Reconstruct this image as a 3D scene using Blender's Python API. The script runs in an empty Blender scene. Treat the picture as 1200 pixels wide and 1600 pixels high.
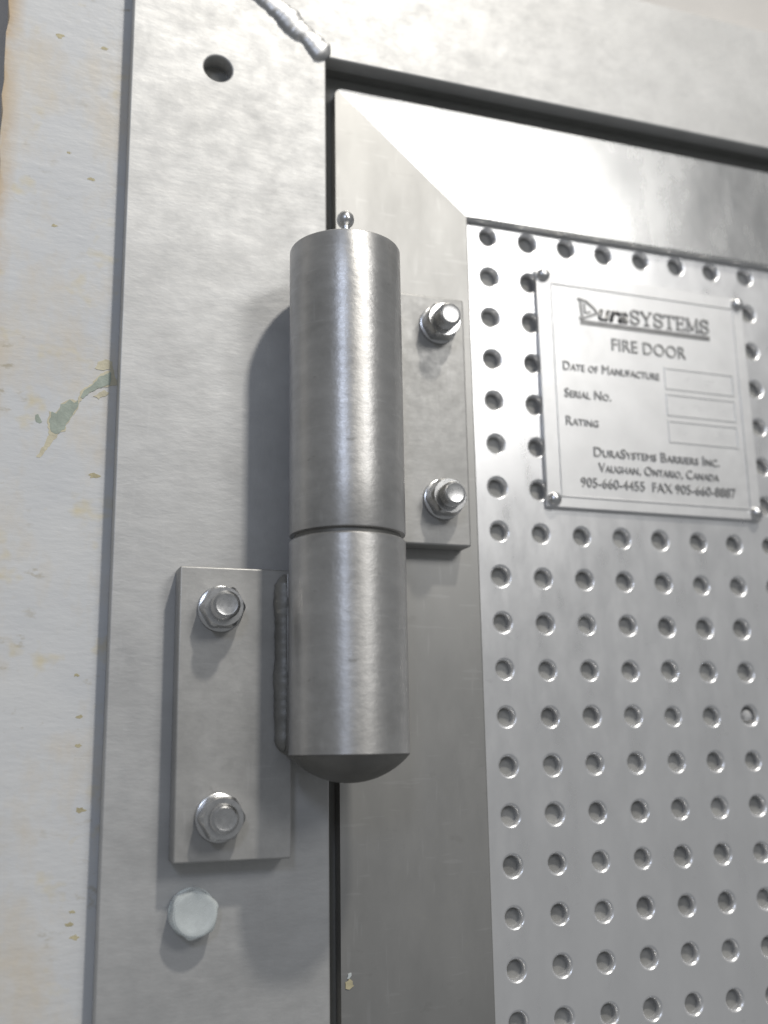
import bpy, bmesh, math, random
from mathutils import Vector, Matrix
random.seed(7)
scene = bpy.context.scene
MM = 0.001

# ------------------------------------------------------------------ camera
CAM = Vector((-0.19777, -0.40480, -0.22594))
RIGHT = Vector((0.94190187, -0.33551026, -0.01592932))
DOWN = Vector((0.05804112, 0.20928758, -0.97613008))
FWD = Vector((0.33083546, 0.91849419, 0.21660175))
cd = bpy.data.cameras.new('camera')
cam = bpy.data.objects.new('camera', cd)
scene.collection.objects.link(cam)
m = Matrix.Identity(4)
for i in range(3):
    m[i][0], m[i][1], m[i][2], m[i][3] = RIGHT[i], -DOWN[i], -FWD[i], CAM[i]
cam.matrix_world = m
cd.sensor_fit = 'HORIZONTAL'
cd.sensor_width = 36.0
cd.lens = 1678.06 / 1200 * 36.0
cd.clip_start, cd.clip_end = 0.01, 50
cd.dof.use_dof = True
cd.dof.focus_distance = 0.40
cd.dof.aperture_fstop = 7.5
scene.camera = cam

# ------------------------------------------------------------------ light
world = bpy.data.worlds.new('World')
scene.world = world
world.use_nodes = True
bg = world.node_tree.nodes['Background']
bg.inputs['Color'].default_value = (0.94, 0.97, 1.0, 1)
bg.inputs['Strength'].default_value = 0.19

def lamp(name, direction, dist, sx, sy, power, color, target=(-0.05, 0, -0.08)):
    l = bpy.data.lights.new(name, 'AREA')
    l.shape = 'RECTANGLE'
    l.size, l.size_y = sx, sy
    l.energy = power
    l.color = color
    o = bpy.data.objects.new(name, l)
    scene.collection.objects.link(o)
    d = Vector(direction).normalized()
    t = Vector(target)
    o.location = t + d * dist
    o.rotation_euler = (-d).to_track_quat('-Z', 'Y').to_euler()
    return o

lamp('ceiling_lamp', (0.32, -1, 1.45), 1.9, 0.10, 0.10, 21, (1.0, 0.955, 0.875))
lamp('hall_lamp', (0.44, -1, 0.52), 1.5, 0.40, 0.34, 4.0, (1.0, 0.985, 0.96))
lamp('daylight_lamp', (-0.45, -1, 0.42), 2.2, 0.26, 0.36, 5.2, (0.70, 0.79, 1.0))

vs = scene.view_settings
vs.view_transform = 'Standard'
vs.look = 'None'
vs.exposure = 0.22
vs.gamma = 1.0

# ------------------------------------------------------------------ materials
class NT:
    def __init__(self, name):
        self.mat = bpy.data.materials.new(name)
        self.mat.use_nodes = True
        self.t = self.mat.node_tree
        self.bsdf = self.t.nodes['Principled BSDF']
        self.tc = self.t.nodes.new('ShaderNodeTexCoord')
    def n(self, kind, **kw):
        nd = self.t.nodes.new(kind)
        for k, v in kw.items():
            setattr(nd, k, v)
        return nd
    def link(self, a, b):
        self.t.links.new(a, b)
    def coords(self, scale=(1, 1, 1), rot=(0, 0, 0), loc=(0, 0, 0)):
        mp = self.n('ShaderNodeMapping')
        mp.inputs['Scale'].default_value = scale
        mp.inputs['Rotation'].default_value = rot
        mp.inputs['Location'].default_value = loc
        self.link(self.tc.outputs['Object'], mp.inputs['Vector'])
        return mp.outputs['Vector']
    def noise(self, scale, detail=4, rough=0.55, stretch=(1, 1, 1), rot=(0, 0, 0), loc=(0, 0, 0), dist=0.0):
        nz = self.n('ShaderNodeTexNoise')
        nz.inputs['Scale'].default_value = scale
        nz.inputs['Detail'].default_value = detail
        nz.inputs['Roughness'].default_value = rough
        nz.inputs['Distortion'].default_value = dist
        self.link(self.coords(stretch, rot, loc), nz.inputs['Vector'])
        return nz.outputs['Fac']
    def ramp(self, fac, stops):
        r = self.n('ShaderNodeValToRGB')
        e = r.color_ramp.elements
        while len(e) < len(stops):
            e.new(0.5)
        for i, (p, c) in enumerate(stops):
            e[i].position = p
            e[i].color = (c, c, c, 1) if isinstance(c, (int, float)) else tuple(c) + (1,)
        self.link(fac, r.inputs['Fac'])
        return r.outputs['Color']
    def mix(self, fac, a, b, mode='MIX'):
        mx = self.n('ShaderNodeMix', data_type='RGBA', blend_type=mode)
        for s, v in ((0, fac), (6, a), (7, b)):
            if hasattr(v, 'node'):
                self.link(v, mx.inputs[s])
            elif s == 0:
                mx.inputs[s].default_value = v
            else:
                mx.inputs[s].default_value = tuple(v) + (1,)
        return mx.outputs[2]
    def math(self, op, a, b):
        mt = self.n('ShaderNodeMath', operation=op)
        for s, v in ((0, a), (1, b)):
            if hasattr(v, 'node'):
                self.link(v, mt.inputs[s])
            else:
                mt.inputs[s].default_value = v
        return mt.outputs[0]
    def bump(self, hgt, dist, strength=1.0, prev=None):
        b = self.n('ShaderNodeBump')
        b.inputs['Distance'].default_value = dist
        b.inputs['Strength'].default_value = strength
        self.link(hgt, b.inputs['Height'])
        if prev is not None:
            self.link(prev, b.inputs['Normal'])
        return b.outputs['Normal']
    def out(self, color=None, rough=None, metal=None, normal=None):
        for key, v in (('Base Color', color), ('Roughness', rough), ('Metallic', metal), ('Normal', normal)):
            if v is None:
                continue
            if hasattr(v, 'node'):
                self.link(v, self.bsdf.inputs[key])
            elif key == 'Base Color':
                self.bsdf.inputs[key].default_value = tuple(v) + (1,)
            else:
                self.bsdf.inputs[key].default_value = v
        return self.mat

def metal(name, lo, hi, r_lo, r_hi, bumps=(), tone=30, metallic=1.0, stretch=(1, 1, 1), tint=(1, 1, 1), scratch=0.0, rot=(0, 0, 0), wave=0.0, wear=0.0):
    t = NT(name)
    n1 = t.noise(tone, 5, 0.6, stretch, rot)
    a = tuple(lo * c for c in tint)
    b = tuple(hi * c for c in tint)
    col = t.ramp(n1, [(0.3, a), (0.7, b)])
    n2 = t.noise(tone * 4, 4, 0.65, stretch, rot, loc=(3, 1, 2))
    rg = t.ramp(n2, [(0.3, r_lo), (0.7, r_hi)])
    nrm = None
    for sc, dist, st in bumps:
        nrm = t.bump(t.noise(sc, 3, 0.6, st, rot), dist, 1.0, nrm)
    if wave:
        nrm = t.bump(t.noise(9, 1, 0.4), wave, 1.0, nrm)
    if scratch:
        s1 = t.noise(60, 2, 0.5, (1, 1, 9), (0, 0.45, 0), (1, 0, 5))
        s2 = t.noise(45, 2, 0.5, (9, 1, 1), (0, 0.3, 0), (7, 2, 1))
        sm = t.math('MAXIMUM', t.ramp(s1, [(0.65, 0.0), (0.70, 1.0)]), t.ramp(s2, [(0.66, 0.0), (0.71, 1.0)]))
        col = t.mix(t.math('MULTIPLY', sm, scratch), col, (0.80, 0.80, 0.80))
    if wear:      # small dark nicks and grimy smudges
        k1 = t.ramp(t.noise(130, 3, 0.6, (0.7, 0.7, 1.3), (0, 0, 0), (4, 4, 9)), [(0.67, 0.0), (0.73, 1.0)])
        k2 = t.ramp(t.noise(28, 5, 0.7, (1, 1, 1), (0, 0, 0), (8, 3, 6)), [(0.52, 0.0), (0.74, 0.6)])
        col = t.mix(t.math('MULTIPLY', t.math('MAXIMUM', k1, k2), wear), col, (0.17, 0.165, 0.15))
    return t.out(col, rg, metallic, nrm)

M = {}
M['frame'] = metal('mill_finish_steel', 0.44, 0.54, 0.48, 0.62,
                   ((380, 0.00006, (0.55, 1, 1.3)), (90, 0.00016, (0.6, 1, 1.4)), (25, 0.0003, (0.8, 1, 1.1))), 34, 0.62, (0.9, 1, 1.1), (1, 1, 0.99), 0.04, wear=0.07)
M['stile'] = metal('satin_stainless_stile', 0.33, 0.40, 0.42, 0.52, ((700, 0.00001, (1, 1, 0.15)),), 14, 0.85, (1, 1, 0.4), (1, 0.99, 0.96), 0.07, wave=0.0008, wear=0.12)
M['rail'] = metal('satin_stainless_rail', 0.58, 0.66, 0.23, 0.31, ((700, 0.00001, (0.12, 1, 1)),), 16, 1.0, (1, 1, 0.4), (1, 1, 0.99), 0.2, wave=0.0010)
M['panel'] = metal('perforated_galvanised_sheet', 0.75, 0.83, 0.25, 0.37, ((500, 0.00001, (1, 1, 1)),), 16, 0.74, (1.5, 1, 0.6), (0.995, 0.995, 1.0), 0.2, wave=0.0008, wear=0.08)
M['leaf'] = metal('ground_steel_plate', 0.35, 0.44, 0.42, 0.56, ((350, 0.00004, (0.7, 1, 1.4)), (80, 0.00014, (1, 1, 1))), 60, 0.55, (1, 1, 1), (1, 0.99, 0.96), 0.05, wear=0.25)
M['barrel'] = metal('turned_steel_barrel', 0.47, 0.56, 0.37, 0.45, ((700, 0.000006, (0.10, 0.10, 1)), (260, 0.00012, (0.9, 0.9, 1.1))), 150, 0.85, (0.5, 0.5, 1.3), (1, 0.99, 0.975), 0.14, wear=0.45)
M['barrel_end'] = metal('shade_toned_barrel_end', 0.20, 0.26, 0.45, 0.6, (), 60, 1.0, (1, 1, 1), (1, 0.98, 0.93))  # shade under the domed cap is put into this dark colour
M['bolt'] = metal('stainless_fastener', 0.55, 0.66, 0.24, 0.34, ((400, 0.00001, (1, 1, 1)),), 150, 1.0)
M['weld'] = metal('weld_metal', 0.48, 0.62, 0.42, 0.54, ((200, 0.00004, (1, 1, 1)),), 120, 1.0)
M['zinc'] = metal('zinc_plated_steel', 0.72, 0.84, 0.22, 0.34, ((500, 0.00002, (1, 1, 1)),), 200, 0.45, (1, 1, 1), (0.94, 1.0, 1.0))
M['nameplate'] = metal('etched_nameplate', 0.70, 0.77, 0.38, 0.46, ((900, 0.00001, (1, 1, 1)),), 60, 0.7, (1, 1, 1), (1, 1, 1.0), 0.1)
M['letter'] = metal('raised_letter_metal', 0.27, 0.33, 0.40, 0.50, (), 200, 1.0)
M['backing'] = metal('grey_fibre_board', 0.17, 0.33, 0.7, 0.85, ((400, 0.0002, (1, 1, 1)),), 60, 0.0, (1, 1, 1), (1, 1, 0.97))
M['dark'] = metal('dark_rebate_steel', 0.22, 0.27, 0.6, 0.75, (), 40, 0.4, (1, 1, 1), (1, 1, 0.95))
M['shaded_weld'] = metal('shade_toned_weld', 0.22, 0.30, 0.5, 0.65, ((160, 0.00025, (1, 1, 1.2)),), 150, 0.8, (1, 1, 1), (1, 0.99, 0.95))  # colour carries the barrel's shade, toned like the leaf in shadow
M['gap_fill'] = metal('gap_fill_grey', 0.24, 0.28, 0.6, 0.75, (), 40, 0.0, (1, 1, 1), (1, 1, 0.95))
M['upper_wall'] = metal('beige_painted_steel', 0.52, 0.58, 0.5, 0.6, ((300, 0.0001, (1, 1, 1)),), 20, 0.0, (1, 1, 1), (1, 0.965, 0.92))
M['chip_green'] = metal('old_green_paint', 0.32, 0.44, 0.5, 0.65, ((500, 0.0002, (1, 1, 1)),), 160, 0.0, (1, 1, 1), (0.88, 1.0, 0.86))
M['chip_brown'] = metal('rust_edge', 0.48, 0.62, 0.6, 0.8, ((500, 0.0002, (1, 1, 1)),), 200, 0.0, (1, 1, 1), (1.0, 0.93, 0.70))
M['rust'] = metal('rust_spot_paint', 0.36, 0.54, 0.6, 0.8, ((500, 0.0002, (1, 1, 1)),), 260, 0.0, (1, 1, 1), (1.0, 0.90, 0.58))
M['blob'] = metal('pale_sealant', 0.40, 0.55, 0.3, 0.5, (), 300, 0.0)

def wall_paint():
    t = NT('chipped_white_paint')
    base = t.ramp(t.noise(18, 4, 0.6), [(0.3, (0.55, 0.565, 0.585)), (0.7, (0.63, 0.635, 0.635))])
    # rusty bleed near the plate's left edge, and drifting stains
    sep = t.n('ShaderNodeSeparateXYZ')
    t.link(t.tc.outputs['Object'], sep.inputs[0])
    mr = t.n('ShaderNodeMapRange')
    mr.inputs[1].default_value = -0.2015
    mr.inputs[2].default_value = -0.2085
    t.link(sep.outputs[0], mr.inputs[0])
    st = t.noise(45, 5, 0.65, (1, 1, 0.6), loc=(2, 0, 7))
    edge = t.math('MULTIPLY', mr.outputs[0], t.ramp(st, [(0.36, 0.0), (0.56, 1.0)]))
    col = t.mix(t.math('MULTIPLY', edge, 0.75), base, (0.50, 0.33, 0.14))
    drift = t.ramp(t.noise(26, 5, 0.7, (1, 1, 0.7), loc=(5, 0, 1)), [(0.48, 0.0), (0.68, 1.0)])
    col = t.mix(t.math('MULTIPLY', drift, 0.62), col, (0.60, 0.53, 0.42))
    spots = t.ramp(t.noise(150, 3, 0.6, (0.8, 1, 1.4), loc=(1, 0, 4)), [(0.62, 0.0), (0.74, 1.0)])
    spots = t.math('MULTIPLY', spots, t.ramp(t.noise(22, 2, 0.5, loc=(9, 0, 2)), [(0.48, 0.0), (0.6, 1.0)]))
    col = t.mix(t.math('MULTIPLY', spots, 0.75), col, (0.38, 0.34, 0.25))
    yel = t.ramp(t.noise(55, 3, 0.6, (1, 1, 1.1), loc=(11, 0, 3)), [(0.60, 0.0), (0.74, 1.0)])
    col = t.mix(t.math('MULTIPLY', yel, 0.6), col, (0.62, 0.52, 0.28))
    nrm = t.bump(t.noise(330, 3, 0.6, (0.5, 1, 1.4)), 0.00012)
    nrm = t.bump(t.noise(70, 3, 0.6, (0.6, 1, 1.4)), 0.0003, 1.0, nrm)
    return t.out(col, 0.38, 0.0, nrm)
M['wall'] = wall_paint()

bn = M['barrel'].node_tree
bb = bn.nodes['Principled BSDF']
bb.inputs['Anisotropic'].default_value = 0.6
bb.inputs['Anisotropic Rotation'].default_value = 0.25
tg = bn.nodes.new('ShaderNodeTangent')
tg.direction_type = 'RADIAL'
tg.axis = 'Z'
bn.links.new(tg.outputs[0], bb.inputs['Tangent'])

# ------------------------------------------------------------------ helpers
def tag(o, label=None, cat=None, group=None, kind=None):
    for k, v in (('label', label), ('category', cat), ('group', group), ('kind', kind)):
        if v:
            o[k] = v
    return o

def empty(name, loc=(0, 0, 0)):
    o = bpy.data.objects.new(name, None)
    o.empty_display_size = 0.01
    o.location = loc
    scene.collection.objects.link(o)
    return o

FLAT_FACED = {'jamb', 'head', 'stile', 'rail', 'lower_leaf', 'upper_leaf', 'plate', 'wall', 'wall_above'}
def obj(name, bm, mat, parent=None, smooth=True, loc=None):
    me = bpy.data.meshes.new(name)
    bmesh.ops.recalc_face_normals(bm, faces=bm.faces[:])
    bm.to_mesh(me)
    bm.free()
    me.materials.append(M[mat])
    o = bpy.data.objects.new(name, me)
    scene.collection.objects.link(o)
    if smooth:
        for p in me.polygons:
            p.use_smooth = True
        me.set_sharp_from_angle(angle=math.radians(38))
        for p in me.polygons:      # broad flat faces keep their true normal beside a bevel
            if name in FLAT_FACED and abs(p.normal.y) > 0.999:
                p.use_smooth = False
    if loc is not None:
        o.location = loc
    if parent is not None:
        o.parent = parent
        if loc is None:
            o.matrix_parent_inverse = Matrix.Translation(-parent.location)
    return o

def bevel_sharp(bm, w, seg=2, ang=30):
    es = [e for e in bm.edges if len(e.link_faces) == 2 and e.calc_face_angle(0) > math.radians(ang)]
    if es and w > 0:
        bmesh.ops.bevel(bm, geom=es, offset=w, segments=seg, profile=0.5, affect='EDGES', clamp_overlap=True)

def prism(loops, y0, y1, bevel=0.0, seg=2):
    """outer loop + hole loops in the xz plane (mm), swept from y0 (front) to y1 (mm)."""
    bm = bmesh.new()
    es = []
    for lp in loops:
        vs_ = [bm.verts.new((x * MM, y0 * MM, z * MM)) for x, z in lp]
        for i in range(len(vs_)):
            es.append(bm.edges.new((vs_[i], vs_[(i + 1) % len(vs_)])))
    bmesh.ops.triangle_fill(bm, use_beauty=True, use_dissolve=False, edges=es)
    r = bmesh.ops.extrude_face_region(bm, geom=bm.faces[:])
    bmesh.ops.translate(bm, verts=[g for g in r['geom'] if isinstance(g, bmesh.types.BMVert)], vec=(0, (y1 - y0) * MM, 0))
    bmesh.ops.recalc_face_normals(bm, faces=bm.faces[:])
    bevel_sharp(bm, bevel * MM, seg)
    return bm

def rect(x0, x1, z0, z1):
    return [(x0, z0), (x1, z0), (x1, z1), (x0, z1)]

def circle(cx, cz, r, n=32):
    return [(cx + r * math.cos(2 * math.pi * i / n), cz + r * math.sin(2 * math.pi * i / n)) for i in range(n)]

def box(x0, x1, y0, y1, z0, z1, bevel=0.0, seg=2):
    return prism([rect(x0, x1, z0, z1)], y0, y1, bevel, seg)

def lathe(profile, axis='Z', n=48, bm=None):
    """profile of (radius, height) in mm, closed at r = 0 ends; spun about local Z, or about -Y (out of the wall)."""
    bm = bm or bmesh.new()
    rings = []
    def pt(r, h, a):
        if axis == 'Z':
            return (r * math.cos(a) * MM, r * math.sin(a) * MM, h * MM)
        return (r * math.cos(a) * MM, -h * MM, r * math.sin(a) * MM)
    for r, h in profile:
        if r == 0:
            rings.append([bm.verts.new(pt(0, h, 0))])
        else:
            rings.append([bm.verts.new(pt(r, h, 2 * math.pi * i / n)) for i in range(n)])
    for a, b in zip(rings, rings[1:]):
        for i in range(n):
            j = (i + 1) % n
            if len(a) == 1 and len(b) == 1:
                continue
            if len(a) == 1:
                bm.faces.new((a[0], b[i], b[j]))
            elif len(b) == 1:
                bm.faces.new((a[i], b[0], a[j]))
            else:
                bm.faces.new((a[i], b[i], b[j], a[j]))
    return bm

# ------------------------------------------------------------------ setting
FY = -12.0   # face of the welded frame
WY = -4.0    # painted plate that the frame is fixed to
DY = -4.0    # face of the door's sheet-metal border

# painted plate left of the frame, with an uneven rusty left edge
pts = []
z = -520.0
while z < 260:
    pts.append((-208.5 + random.uniform(-0.7, 0.7), z))
    z += 7
outer = [(-120, -520), (-120, 260)] + list(reversed(pts))
w = obj('wall', prism([outer], WY, 14, 0.5, 2), 'wall')
tag(w, kind='structure')
def ragged(poly, step=0.9, amp=0.28):
    out = []
    for (x0, z0), (x1, z1) in zip(poly, poly[1:] + poly[:1]):
        n = max(1, int(math.hypot(x1 - x0, z1 - z0) / step))
        for i in range(n):
            f_ = i / n
            out.append((x0 + (x1 - x0) * f_ + random.uniform(-amp, amp), z0 + (z1 - z0) * f_ + random.uniform(-amp, amp)))
    return out
def chip(name, mat, poly, y, parent):
    poly = ragged(poly)
    o = obj(name, prism([poly], y, y + 0.5, 0.0), mat, parent)
    return o
GREEN = [(-184.9, -104.9), (-184.2, -101.1), (-182.7, -101.4), (-181.3, -99.9), (-180.9, -98.0), (-179.6, -97.5), (-178.0, -95.8), (-176.3, -96.6), (-174.7, -95.5), (-174.9, -98.3), (-176.9, -101.8), (-178.9, -105.3), (-179.2, -107.6), (-180.4, -108.0), (-182.1, -109.7), (-183.9, -108.5)]
NECK = [(-174.9, -95.4), (-173.4, -91.5), (-170.0, -88.8), (-167.9, -85.7), (-163.0, -82.4), (-162.0, -88.2), (-167.3, -90.0), (-171.2, -92.3), (-173.7, -95.4)]
def ring_out(poly, k):
    cx = sum(p[0] for p in poly) / len(poly)
    cz = sum(p[1] for p in poly) / len(poly)
    return [(cx + (x - cx) * (k + random.uniform(-0.07, 0.07)), cz + (z_ - cz) * (k + random.uniform(-0.07, 0.07))) for x, z_ in poly]
chip('paint_chip', 'chip_brown', ring_out(GREEN, 1.14), WY - 0.10, w)
chip('paint_chip', 'chip_green', GREEN, WY - 0.16, w)
chip('paint_chip', 'chip_brown', ring_out(NECK, 1.10), WY - 0.12, w)
chip('paint_chip', 'chip_green', ring_out(NECK, 0.86), WY - 0.20, w)
chip('paint_chip', 'chip_brown', [(-169.4, -82.5), (-168.2, -79.5), (-165.6, -78.2), (-163.0, -79.0), (-163.0, -82.0), (-167.2, -83.0)], WY - 0.14, w)
chip('paint_chip', 'chip_brown', [(-169.4, -93.5), (-167.7, -91.9), (-165.5, -90.8), (-163.4, -91.5), (-165.0, -93.1), (-167.6, -94.3)], WY - 0.14, w)
chip('paint_chip', 'chip_brown', [(-184.2, -108.9), (-181.6, -110.3), (-184.8, -115.0), (-187.6, -118.9), (-189.0, -118.9), (-186.5, -114.3)], WY - 0.06, w)
chip('paint_chip', 'chip_green', [(-190.1, -103.0), (-188.9, -102.0), (-187.2, -105.1), (-188.2, -106.1), (-189.7, -105.3)], WY - 0.06, w)

for x, z_, r_ in ((-170.9, -198.0, 0.9), (-169.3, -212.6, 1.0), (-169.3, -222.6, 1.1), (-167.7, -244.6, 1.5), (-169.0, -278.1, 0.9), (-169.9, -282.2, 1.3), (-167.8, -286.4, 1.4), (-167.8, -124.4, 1.6), (-189.0, 57.0, 1.6), (-171.0, 55.0, 1.3), (-174.0, -4.0, 1.2), (-187.0, -26.0, 1.1), (-183.0, 6.0, 0.8)):
    pl = [(x + r_ * random.uniform(0.5, 1.25) * 1.25 * math.cos(a), z_ + r_ * random.uniform(0.4, 1.1) * 0.8 * math.sin(a)) for a in [2 * math.pi * k / 11 for k in range(11)]]
    o = obj('rust_spot', prism([pl], WY - 0.05, WY + 0.3), 'rust', w)
wa = obj('wall_above', box(-119.5, 420, WY - 0.6, 14, 80, 300, 0.3), 'upper_wall')
tag(wa, kind='structure')
wb = obj('wall_beyond', box(-420, -100, 26, 36, -620, 330), 'upper_wall')
tag(wb, kind='structure')
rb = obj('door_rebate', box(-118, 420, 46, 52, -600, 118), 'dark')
tag(rb, kind='structure')
ds = obj('gap_fill_strip', prism([[(-90, -520), (-66, -520), (-66, 52), (420, 52), (420, 76), (-90, 76)]], 3, 12), 'gap_fill')  # grey strip added inside the gap so it renders less black
tag(ds, kind='structure')

# ------------------------------------------------------------------ door frame
fr = empty('door_frame', (-0.12, -0.004, -0.5))
tag(fr, 'bare steel door frame, mitred and welded at the corner, around the perforated door', 'door frame', kind='thing')
IX, OX, IZ, OZ = -79.5, -161.0, 66.5, 135.0
g = 0.5
jamb = [(OX, -520), (IX, -520), (IX, IZ - g), (OX, OZ - g)]
obj('jamb', prism([jamb, list(reversed(circle(-126, 50.6, 5.9, 40)))], FY, WY - 0.02, 0.7, 3), 'frame', fr)
obj('head', prism([[(IX + g, IZ), (420, IZ), (420, OZ), (OX + g, OZ)]], FY + 0.3, WY + 0.6, 0.7, 3), 'frame', fr)
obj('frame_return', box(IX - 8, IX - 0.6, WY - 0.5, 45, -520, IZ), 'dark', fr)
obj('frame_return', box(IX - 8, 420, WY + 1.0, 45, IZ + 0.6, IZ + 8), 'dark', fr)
# weld along the mitre: overlapping ripples
bm = bmesh.new()
A, Bp = Vector((IX + 1.2, 0, IZ - 0.4)), Vector((OX + 6, 0, OZ - 5))
ax = (Bp - A).normalized()
side = Vector((-ax.z, 0, ax.x))
L_ = (Bp - A).length
N = 260
ring = []
seg = 14
for i in range(N + 1):
    s = L_ * i / N
    ph = (s / 3.4 + 0.25 * math.sin(s * 0.7))
    rip = 0.78 + 0.30 * (1 - abs((ph % 1.0) - 0.35)) ** 2
    r0 = 6.4 * (0.92 + 0.12 * math.sin(s * 0.31 + 1) + 0.03 * math.sin(s * 0.9))
    end = min(1.0, math.sqrt(max(0.0, s / 4.0)) + 0.02, math.sqrt(max(0.0, (L_ - s) / 4.0)) + 0.02)
    wob = 0.4 * math.sin(s * 0.43) + 0.1 * math.sin(s * 1.3)
    vs_ = []
    for k in range(seg):
        a = 2 * math.pi * k / seg
        lag = 0.9 * math.cos(a) ** 2           # chevron lag of each ripple
        rr = r0 * end * (0.90 + 0.018 * math.sin(2 * math.pi * (ph + lag * 0.3)) + 0.008 * math.sin(2.1 * s + 2 * a) + 0.015 * math.sin(0.8 * s + a))
        p = A + ax * s + side * (math.cos(a) * rr + wob) + Vector((0, -1, 0)) * (math.sin(a) * rr * 0.5)
        vs_.append(bm.verts.new((p.x * MM, (FY + 0.2) * MM + p.y * MM, p.z * MM)))
    ring.append(vs_)
for a, b in zip(ring, ring[1:]):
    for k in range(seg):
        bm.faces.new((a[k], b[k], b[(k + 1) % seg], a[(k + 1) % seg]))
bm.faces.new(ring[0]); bm.faces.new(list(reversed(ring[-1])))
obj('weld_bead', bm, 'weld', fr)
# plug that shows inside the bolt hole
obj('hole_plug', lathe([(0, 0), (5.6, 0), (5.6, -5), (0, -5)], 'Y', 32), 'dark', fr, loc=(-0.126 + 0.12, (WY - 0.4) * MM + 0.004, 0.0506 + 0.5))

# ------------------------------------------------------------------ fire door
dr = empty('fire_door', (0.1, 0, -0.5))
tag(dr, 'stainless steel door with round-hole perforated panel inside a mitred sheet border', 'door', kind='thing')
PX, PZ = 20.0, 19.4
NC, NR = 16, 26
RO, RI, NSEG = 5.0, 3.7, 28
bm = bmesh.new()
def cell(cx0, cz0):
    cx, cz = cx0, cz0
    ox, oz, k_ = random.uniform(-0.18, 0.18), random.uniform(-0.18, 0.18), random.uniform(0.95, 1.04)
    tz, tx = random.uniform(-0.06, 0.06), random.uniform(-0.06, 0.06)
    # quarter-round pressed rim, then the bore
    prof = [(RO, 0.0), (RO - 0.35, 0.12), (RO - 0.7, 0.38), (RO - 1.0, 0.78), (RI, 1.35), (RI, 3.4)]
    rings = [[bm.verts.new(((cx + ox + r * k_ * math.cos(2 * math.pi * k / NSEG)) * MM, (d if d in (0.0, 3.4) else d * (1 + 0.25 * math.cos(2 * math.pi * k / NSEG + ox * 40))) * MM, (cz + oz + r * k_ * math.sin(2 * math.pi * k / NSEG)) * MM)) for k in range(NSEG)] for r, d in prof]
    sq = []
    for k in range(NSEG):
        a = 2 * math.pi * k / NSEG
        c, s = math.cos(a), math.sin(a)
        q = min(PX / 2 / max(abs(c), 1e-9), PZ / 2 / max(abs(s), 1e-9))
        sq.append(bm.verts.new(((cx + c * q) * MM, 0, (cz + s * q) * MM)))
    corner = {}
    for sx in (1, -1):
        for sz in (1, -1):
            corner[(sx, sz)] = bm.verts.new(((cx + sx * PX / 2) * MM, 0, (cz + sz * PZ / 2) * MM))
    for k in range(NSEG):
        j = (k + 1) % NSEG
        p, q = sq[k].co, sq[j].co
        ex = lambda v: abs(abs(v.x / MM - cx) - PX / 2) < 1e-3
        ez = lambda v: abs(abs(v.z / MM - cz) - PZ / 2) < 1e-3
        if (ex(p) and ex(q)) or (ez(p) and ez(q)):
            bm.faces.new((sq[k], sq[j], rings[0][j], rings[0][k]))
        else:
            mx, mz = (p.x + q.x) / 2 / MM - cx, (p.z + q.z) / 2 / MM - cz
            bm.faces.new((sq[k], corner[(1 if mx > 0 else -1, 1 if mz > 0 else -1)], sq[j], rings[0][j], rings[0][k]))
        for a_, b_ in zip(rings, rings[1:]):
            bm.faces.new((a_[k], a_[j], b_[j], b_[k]))
for c in range(NC):
    for r in range(NR):
        cell(c * PX, -r * PZ)
def quad(x0, x1, z0, z1):
    bm.faces.new([bm.verts.new((x * MM, 0, z_ * MM)) for x, z_ in rect(x0, x1, z0, z1)])
zb = -(NR - 0.5) * PZ
quad(-24, -PX / 2, zb, PZ / 2)
quad(-24, (NC - 0.5) * PX, PZ / 2, 16)
bmesh.ops.remove_doubles(bm, verts=bm.verts[:], dist=1e-6)
flat = [abs(f.calc_center_median().y) < 1e-6 for f in bm.faces]
pp = obj('perforated_panel', bm, 'panel', dr)
for p_, fl in zip(pp.data.polygons, flat):
    p_.use_smooth = not fl
obj('core_board', box(-24, (NC - 0.5) * PX, 3.3, 40, zb, 48), 'backing', dr)
# sheet-metal border: stile and rail meet in a mitre; the rail's face leans back a little towards its top
SX0, SX1, RZ0, RZ1 = -73.0, -11.5, 6.0, 58.0
def border(loop, face, depth, bev, seg_=4):
    b_ = prism([loop], DY, depth, 0.0)
    for v in b_.verts:
        if abs(v.co.y - DY * MM) < 1e-7:
            v.co.y += face(v.co.x / MM, v.co.z / MM) * MM
    bmesh.ops.recalc_face_normals(b_, faces=b_.faces[:])
    def outer(e):
        a_, c_ = e.verts[0].co / MM, e.verts[1].co / MM
        fr_ = min(a_.y, c_.y) < 0 and max(a_.y, c_.y) < 1
        near = lambda v: v.x < SX0 + 0.05 or v.z > RZ1 - 0.05 or (v.x < SX0 + 3.55 and v.z > RZ1 - 3.55)
        return fr_ and near(a_) and near(c_) and abs(a_.y - DY) < 0.05 and abs(c_.y - DY) < 0.05 and a_.z > -510 and a_.x < 421 and (a_ - c_).length > 0.1
    def inner(e):
        a_, c_ = e.verts[0].co / MM, e.verts[1].co / MM
        fr_ = max(a_.y, c_.y) < 2
        return fr_ and ((abs(a_.x - SX1) < 0.1 and abs(c_.x - SX1) < 0.1) or (abs(a_.z - RZ0) < 0.1 and abs(c_.z - RZ0) < 0.1))
    for test, wd, sg in ((outer, bev, seg_), (inner, 0.7, 2)):
        es = [e for e in b_.edges if test(e)]
        if es:
            bmesh.ops.bevel(b_, geom=es, offset=wd * MM, segments=sg, profile=0.5, affect='EDGES', clamp_overlap=True)
    return b_
CORNER = [(SX0 + 3.5 - 3.5 * math.sin(math.pi / 2 * k / 8), RZ1 - 3.5 + 3.5 * math.cos(math.pi / 2 * k / 8)) for k in range(9)]
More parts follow.
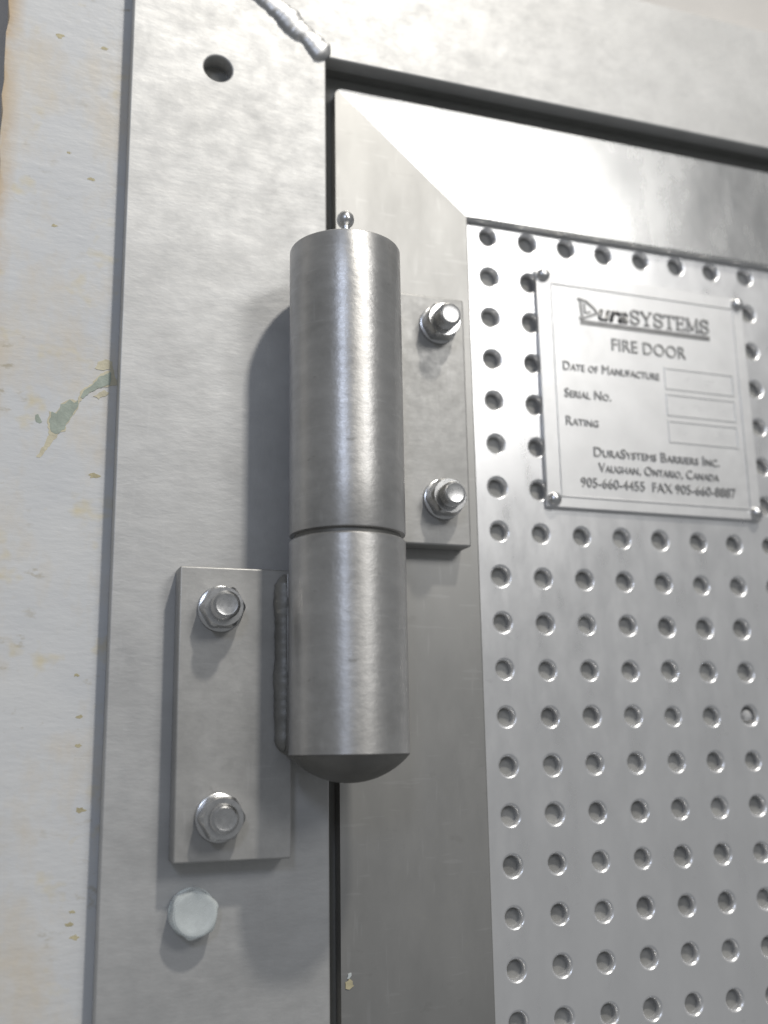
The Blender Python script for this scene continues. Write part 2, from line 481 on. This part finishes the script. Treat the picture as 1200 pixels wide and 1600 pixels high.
obj('stile', border([(SX0, -500), (SX1, -500), (SX1, RZ0), CORNER[4]] + CORNER[5:], lambda x, z_: 0.0, 2.6, 2.5, 6), 'stile', dr)
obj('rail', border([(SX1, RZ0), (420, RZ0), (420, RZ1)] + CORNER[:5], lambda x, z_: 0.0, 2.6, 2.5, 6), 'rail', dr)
# a dab of sealant caught in one hole
bm = bmesh.new()
bmesh.ops.create_icosphere(bm, subdivisions=2, radius=2.6 * MM)
for v in bm.verts:
    v.co *= 1 + random.uniform(-0.16, 0.16)
    v.co.y *= 0.6
obj('sealant_dab', bm, 'blob', dr, loc=(6 * PX * MM - 0.1, 0.0022, -11 * PZ * MM + 0.5))

# paint fleck stuck to the stile low down
fl = [(-71.5, -310.5), (-69.8, -311.2), (-68.2, -309.8), (-68.9, -308.2), (-70.0, -307.2), (-71.2, -308.6)]
obj('paint_fleck', prism([ragged(fl, 0.8, 0.3)], DY - 0.35, DY + 0.2), 'rust', dr)
obj('paint_fleck', prism([ragged([(-70.9, -307.4), (-69.4, -306.8), (-69.0, -305.2), (-70.2, -305.6)], 0.8, 0.2)], DY - 0.35, DY + 0.2), 'zinc', dr)
# ------------------------------------------------------------------ hinge
HX, HY, R = -80.0, -38.0, 21.3
hg = empty('hinge', (HX * MM, HY * MM, -0.236))
tag(hg, 'heavy steel barrel hinge bolted between the frame and the perforated door', 'hinge')
ZT, ZJ, ZB = -37.5, -150.6, -227.3
def local(x, y, z_):
    return (x * MM - hg.location.x, y * MM - hg.location.y, z_ * MM - hg.location.z)
h = ZT - ZJ - 0.9
ub = obj('upper_barrel', lathe([(0, 0), (R - 0.6, 0), (R - 0.2, 0.15), (R, 0.6)] + [(R, h * k / 6) for k in range(1, 6)] + [(R, h - 1.0), (R - 0.25, h - 0.45), (R - 1.0, h), (0, h)], 'Z', 96), 'barrel', hg, loc=local(HX, HY, ZJ + 0.9))
h = ZJ - 0.9 - ZB
lb = obj('lower_barrel', lathe([(0, 0), (R - 0.3, 0), (R, 0.3)] + [(R, h * k / 6) for k in range(1, 6)] + [(R, h - 0.7), (R - 0.5, h - 0.1), (R - 0.9, h), (0, h)], 'Z', 96), 'barrel', hg, loc=local(HX, HY, ZB))
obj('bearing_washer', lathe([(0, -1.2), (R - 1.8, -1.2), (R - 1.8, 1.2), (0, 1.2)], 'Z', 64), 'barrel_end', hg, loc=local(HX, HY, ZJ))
prof = [(0, -9.6)] + [((R - 0.05) * k / 12, -(math.sqrt(28.4 ** 2 - ((R - 0.05) * k / 12) ** 2) - 18.8)) for k in range(1, 12)] + [(R - 0.05, -0.02), (0, -0.02)]
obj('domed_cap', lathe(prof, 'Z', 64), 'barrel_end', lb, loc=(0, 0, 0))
gf = [(0, 0), (3.4, 0), (3.4, 2.4), (2.0, 2.8), (1.7, 8.6), (1.8, 11.2), (2.7, 12.0), (3.3, 13.2), (3.45, 14.4), (3.1, 15.9), (2.2, 17.0), (1.3, 17.5), (0.9, 17.3), (0, 17.2)]
obj('grease_fitting', lathe(gf, 'Z', 24), 'bolt', hg, loc=local(HX + 0.3, HY, ZT - 0.1))
LLY, ULY = -22.0, -14.0
obj('lower_leaf', box(-138.0, -96.5, LLY, FY - 0.02, -262.5, -160.0, 0.7, 3), 'leaf', hg)
obj('upper_leaf', box(-64.0, -19.5, ULY, DY - 0.02, -146.0, -39.0, 0.8, 3), 'leaf', hg)
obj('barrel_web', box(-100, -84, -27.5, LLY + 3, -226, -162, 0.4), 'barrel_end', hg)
obj('barrel_web', box(-76, -63.8, -22, ULY + 6, -145, -42, 0.4), 'leaf', hg)
# beads that join leaf and barrel
def bead(x, y, z0, z1, r):
    b_ = bmesh.new()
    n, sg = int((z1 - z0) / 0.8), 10
    prev = None
    for i in range(n + 1):
        zz = z0 + (z1 - z0) * i / n
        cap = min(1.0, math.sqrt(max(0.02, (zz - z0) / 4.0)), math.sqrt(max(0.02, (z1 - zz) / 4.0)))
        rr = r * cap * (1 + 0.022 * math.sin(zz * 1.7 + math.sin(zz * 0.6)) + 0.06 * math.sin(zz * 0.21) + 0.04 * math.sin(zz * 0.47 + 1))
        cur = [b_.verts.new(((x + rr * math.cos(a)) * MM, (y + rr * math.sin(a)) * MM, zz * MM)) for a in [2 * math.pi * k / sg for k in range(sg)]]
        if prev:
            for k in range(sg):
                b_.faces.new((prev[k], cur[k], cur[(k + 1) % sg], prev[(k + 1) % sg]))
        prev = cur
    return b_
obj('weld_bead', bead(-99.6, -23.4, -226, -162, 4.0), 'shaded_weld', hg)

def hexloop(r, n=6, rot=0.0):
    return [(r * math.cos(rot + math.pi / 3 * i), r * math.sin(rot + math.pi / 3 * i)) for i in range(n)]
def nut_mesh(af, height, rot, chamfer=0.9, rmax=2.0):
    b_ = bmesh.new()
    rc = af / 2 / math.cos(math.pi / 6)
    N_ = 48
    def rad(a):
        k = (a - rot) % (math.pi / 3) - math.pi / 6
        return min(af / 2 / math.cos(k), af / 2 * rmax)
    rings = []
    for hh, mode in ((0, 1), (height - chamfer, 1), (height, 0)):
        vs_ = []
        for i in range(N_):
            a = 2 * math.pi * i / N_
            rr = rad(a)
            if mode == 0:
                rr = min(rr, af / 2 * 0.97)
            yy = hh
            if mode == 1 and hh > 0:   # arcs left by the turned chamfer
                yy = hh - 0.9 * max(0.0, (rr - af / 2) / (rc - af / 2)) * 0.9 + 0.4
            vs_.append(b_.verts.new((rr * math.cos(a) * MM, -yy * MM, rr * math.sin(a) * MM)))
        rings.append(vs_)
    for a_, c_ in zip(rings, rings[1:]):
        for i in range(N_):
            j = (i + 1) % N_
            b_.faces.new((a_[i], c_[i], c_[j], a_[j]))
    b_.faces.new(list(reversed(rings[0]))); b_.faces.new(rings[-1])
    return b_
def stud_profile(length, r=5.0):
    pr = [(0, 0), (r - 0.45, 0)]
    hh = 0.4
    while hh < length - 1.6:           # thread
        pr += [(r, hh), (r - 0.45, hh + 0.6)]
        hh += 1.2
    pr += [(r, length - 1.3), (r - 0.5, length - 0.5), (r - 1.2, length), (r - 1.8, length - 0.12), (0, length - 0.15)]
    return pr
studs = [(-123.2, LLY, -175.3, 13.6, 0.30), (-122.6, LLY, -247.8, 10.6, 0.05), (-31.6, ULY, -52.0, 14.2, 0.42), (-31.8, ULY, -127.2, 13.0, 0.15)]
for x, y, z_, ln, rot in studs:
    st = obj('bolt', lathe(stud_profile(ln), 'Y', 28), 'bolt', hg, loc=local(x, y, z_))
    st.rotation_euler = (random.uniform(-0.03, 0.03), rot, random.uniform(-0.03, 0.03))
    obj('washer', lathe([(0, 0), (8.2, 0), (8.4, 0.3), (8.3, 1.1), (7.8, 1.4), (0, 1.4)], 'Y', 40), 'bolt', st, loc=(0, 0, 0))
    obj('nut', nut_mesh(14.2, 6.6, rot, 1.0, 1.11), 'bolt', st, loc=(0, -0.0014, 0))

# ------------------------------------------------------------------ zinc bolt in the frame
zb_ = empty('hex_bolt', (-0.1295, FY * MM, -0.2795))
tag(zb_, 'pale zinc hexagon bolt head in the frame below the lower hinge leaf', 'bolt')
obj('bolt_flange', lathe([(0, 0), (8.1, 0), (8.3, 0.3), (8.1, 0.9), (0, 0.95)], 'Y', 40), 'zinc', zb_, loc=(0, 0, 0))
o = obj('bolt_head', nut_mesh(15.4, 6.2, 0.35, 0.9, 1.10), 'zinc', zb_, loc=(0, -0.0009, 0))
obj('head_boss', lathe([(7.3, 0), (7.0, 0.35), (6.2, 0.42), (5.4, 0.2), (0, 0.12)], 'Y', 40), 'zinc', zb_, loc=(0, -0.00705, 0))

# ------------------------------------------------------------------ name plate
NX0, NX1, NZ0, NZ1 = 22.6, 135.0, -124.0, -13.0
nb = empty('name_plate', ((NX0 + NX1) / 2 * MM, 0, NZ0 * MM))
tag(nb, 'square stainless name plate with raised lettering riveted onto the perforated panel', 'name plate')
NF = -2.2
obj('plate', box(NX0, NX1, NF, -0.1, NZ0, NZ1, 0.4, 2), 'nameplate', nb)
def line(x0, x1, z0, z1, name='border_line', hgt=0.45, mat='nameplate'):
    return obj(name, box(x0, x1, NF - hgt, NF + 0.1, z0, z1, 0.12, 1), mat, nb)
BX0, BX1, BZ0, BZ1 = 29.6, 129.6, -119.2, -18.6
line(BX0, BX0 + 0.8, BZ0, BZ1); line(BX1 - 0.8, BX1, BZ0, BZ1)
line(BX0 + 0.8, BX1 - 0.8, BZ0, BZ0 + 0.8); line(BX0 + 0.8, BX1 - 0.8, BZ1 - 0.8, BZ1)
for zt in (-53.4, -66.3, -79.2):
    fb = prism([rect(87.2, 125.6, zt - 10.6, zt), list(reversed(rect(87.8, 125.0, zt - 10.0, zt - 0.6)))], NF - 0.4, NF + 0.1, 0.0)
    obj('field_box', fb, 'nameplate', nb)
for x, z_ in ((26.0, -15.8), (131.6, -16.6), (26.0, -120.6), (132.0, -120.8)):
    rv = [(3.2, 0), (3.15, 0.6)] + [(3.1 * math.cos(a), 0.6 + 2.3 * math.sin(a)) for a in [math.pi / 2 * k / 7 for k in range(1, 7)]] + [(0, 2.9)]
    obj('rivet', lathe(rv, 'Y', 24), 'bolt', nb, loc=(x * MM - nb.location.x, NF * MM, z_ * MM - nb.location.z))

def lettering(text, x0, x1, zbase, cap, bold=0.0, shear=0.0, height=0.5, small=None):
    cu = bpy.data.curves.new('lettering', 'FONT')
    cu.body = text
    cu.size = 1.0
    cu.shear = shear
    cu.offset = bold
    cu.resolution_u = 3
    if small:
        cu.small_caps_scale = small
        for i, ch in enumerate(text):
            cu.body_format[i].use_small_caps = True
    tmp = bpy.data.objects.new('tmp', cu)
    scene.collection.objects.link(tmp)
    dg = bpy.context.evaluated_depsgraph_get()
    me = bpy.data.meshes.new_from_object(tmp.evaluated_get(dg))
    bpy.data.objects.remove(tmp)
    bpy.data.curves.remove(cu)
    xs = [v.co.x for v in me.vertices]
    capu = 0.729
    sx, sz, xm = (x1 - x0) / (max(xs) - min(xs)), cap / capu, min(xs)
    b_ = bmesh.new()
    b_.from_mesh(me)
    bpy.data.meshes.remove(me)
    for v in b_.verts:
        v.co = Vector(((x0 + (v.co.x - xm) * sx) * MM, (NF - height) * MM, (zbase + v.co.y * sz) * MM))
    r = bmesh.ops.extrude_face_region(b_, geom=b_.faces[:])
    bmesh.ops.translate(b_, verts=[q for q in r['geom'] if isinstance(q, bmesh.types.BMVert)], vec=(0, (height + 0.1) * MM, 0))
    return obj('lettering', b_, 'letter', nb, smooth=False)

def strokes(polys, name='lettering', height=0.5):
    """bars given as closed xz polygons in mm"""
    b_ = bmesh.new()
    for pl in polys:
        f_ = [b_.verts.new((x * MM, (NF - height) * MM, z_ * MM)) for x, z_ in pl]
        k_ = [b_.verts.new((x * MM, (NF + 0.1) * MM, z_ * MM)) for x, z_ in pl]
        b_.faces.new(f_); b_.faces.new(list(reversed(k_)))
        for i in range(len(pl)):
            j = (i + 1) % len(pl)
            b_.faces.new((f_[i], k_[i], k_[j], f_[j]))
    return obj(name, b_, 'letter', nb, smooth=False)

def bar(p, q, wd):
    p, q = Vector(p), Vector(q)
    d = (q - p).normalized()
    n = Vector((-d.y, d.x)) * wd / 2
    return [tuple(p + n), tuple(q + n), tuple(q - n), tuple(p - n)]
def path(pts, wd):
    return [bar(a, b, wd) for a, b in zip(pts, pts[1:])]
def glyph(ch, x, zb_, wd, ht):
    """outlined serif capitals"""
    t, o_ = 1.05, []
    P = lambda u, v: (x + u * wd, zb_ + v * ht)
    if ch == 'S':
        pts_ = [P(0.5 + 0.36 * math.cos(a), 0.74 + 0.23 * math.sin(a)) for a in [math.radians(d) for d in range(20, 271, 25)]]
        pts_ += [P(0.5 + 0.38 * math.cos(a), 0.27 + 0.24 * math.sin(a)) for a in [math.radians(d) for d in range(90, -171, -26)]]
        o_ += path(pts_, t)
        o_ += [bar(P(0.88, 0.66), P(0.88, 1.0), 0.5), bar(P(0.1, 0.0), P(0.1, 0.36), 0.5)]
    elif ch == 'Y':
        o_ += path([P(0.1, 0.97), P(0.5, 0.48), P(0.9, 0.97)], t) + [bar(P(0.5, 0.5), P(0.5, 0), t)]
        o_ += [bar(P(-0.04, 0.97), P(0.3, 0.97), 0.5), bar(P(0.7, 0.97), P(1.04, 0.97), 0.5), bar(P(0.25, 0.03), P(0.75, 0.03), 0.5)]
    elif ch == 'T':
        o_ += [bar(P(0.02, 0.94), P(0.98, 0.94), 0.8), bar(P(0.5, 0.94), P(0.5, 0), t), bar(P(0.25, 0.03), P(0.75, 0.03), 0.5), bar(P(0.03, 0.98), P(0.03, 0.72), 0.5), bar(P(0.97, 0.98), P(0.97, 0.72), 0.5)]
    elif ch == 'E':
        o_ += [bar(P(0.22, 0), P(0.22, 1), t), bar(P(0.04, 0.95), P(0.92, 0.95), 0.6), bar(P(0.22, 0.52), P(0.7, 0.52), 0.6), bar(P(0.04, 0.05), P(0.95, 0.05), 0.6), bar(P(0.92, 0.98), P(0.92, 0.74), 0.5), bar(P(0.94, 0.02), P(0.94, 0.28), 0.5), bar(P(0.7, 0.38), P(0.7, 0.66), 0.5)]
    elif ch == 'M':
        o_ += [bar(P(0.12, 0), P(0.12, 1), 0.7), bar(P(0.88, 0), P(0.88, 1), t), bar(P(0.12, 0.98), P(0.5, 0.1), t), bar(P(0.5, 0.1), P(0.88, 0.98), 0.7), bar(P(0, 0.03), P(0.28, 0.03), 0.5), bar(P(0.7, 0.03), P(1.04, 0.03), 0.5)]
    return o_
# logotype: a bold swept D, slanted "ura", serif capitals, double rule
polys = []
polys += path([(44.6, -25.2), (45.2, -34.0)], 1.1) + path([(43.2, -25.0), (47.5, -25.6), (51.5, -28.6), (53.2, -31.0), (50.2, -32.2), (46.0, -34.2), (43.6, -34.4)], 1.1)
polys += path([(46.6, -27.0), (46.8, -31.6), (49.6, -30.6)], 0.8)
strokes(polys)
lettering('ura', 53.6, 69.6, -33.9, 7.8, 0.03, 0.25)
x = 70.4
polys = []
for ch, wd in zip('SYSTEMS', (5.6, 6.2, 5.6, 5.9, 5.6, 7.0, 5.6)):
    polys += glyph(ch, x, -34.0, wd, 7.0)
    x += wd + 0.42
strokes(polys)
strokes([bar((44.2, -35.5), (114.2, -35.5), 0.55), bar((44.2, -36.7), (114.2, -36.7), 0.9)], 'rule')
lettering('FIRE DOOR', 59.8, 99.8, -48.2, 6.2, 0.0)
lettering('Date of Manufacture', 33.8, 84.2, -60.2, 4.4, 0.0, small=0.74)
lettering('Serial No.', 33.8, 57.6, -73.0, 4.4, 0.0, small=0.74)
lettering('Rating', 33.8, 50.2, -86.0, 4.4, 0.0, small=0.74)
lettering('DuraSystems Barriers Inc.', 47.0, 113.6, -99.6, 4.6, 0.0, small=0.74)
lettering('Vaughan, Ontario, Canada', 49.0, 112.6, -106.6, 4.4, 0.0, small=0.74)
lettering('905-660-4455  FAX 905-660-8887', 39.6, 121.3, -114.0, 4.6, 0.0)
for zt in (-53.4, -66.3, -79.2):
    mk = []
    for i in range(7):
        xx, zz = random.uniform(93, 119), zt - random.uniform(3.5, 7.0)
        mk.append(bar((xx, zz), (xx + random.uniform(0.8, 3.2), zz + random.uniform(-0.7, 0.9)), random.uniform(0.15, 0.35)))
    o = strokes(mk, 'stamped_mark', 0.08)
    o.data.materials[0] = M['nameplate']
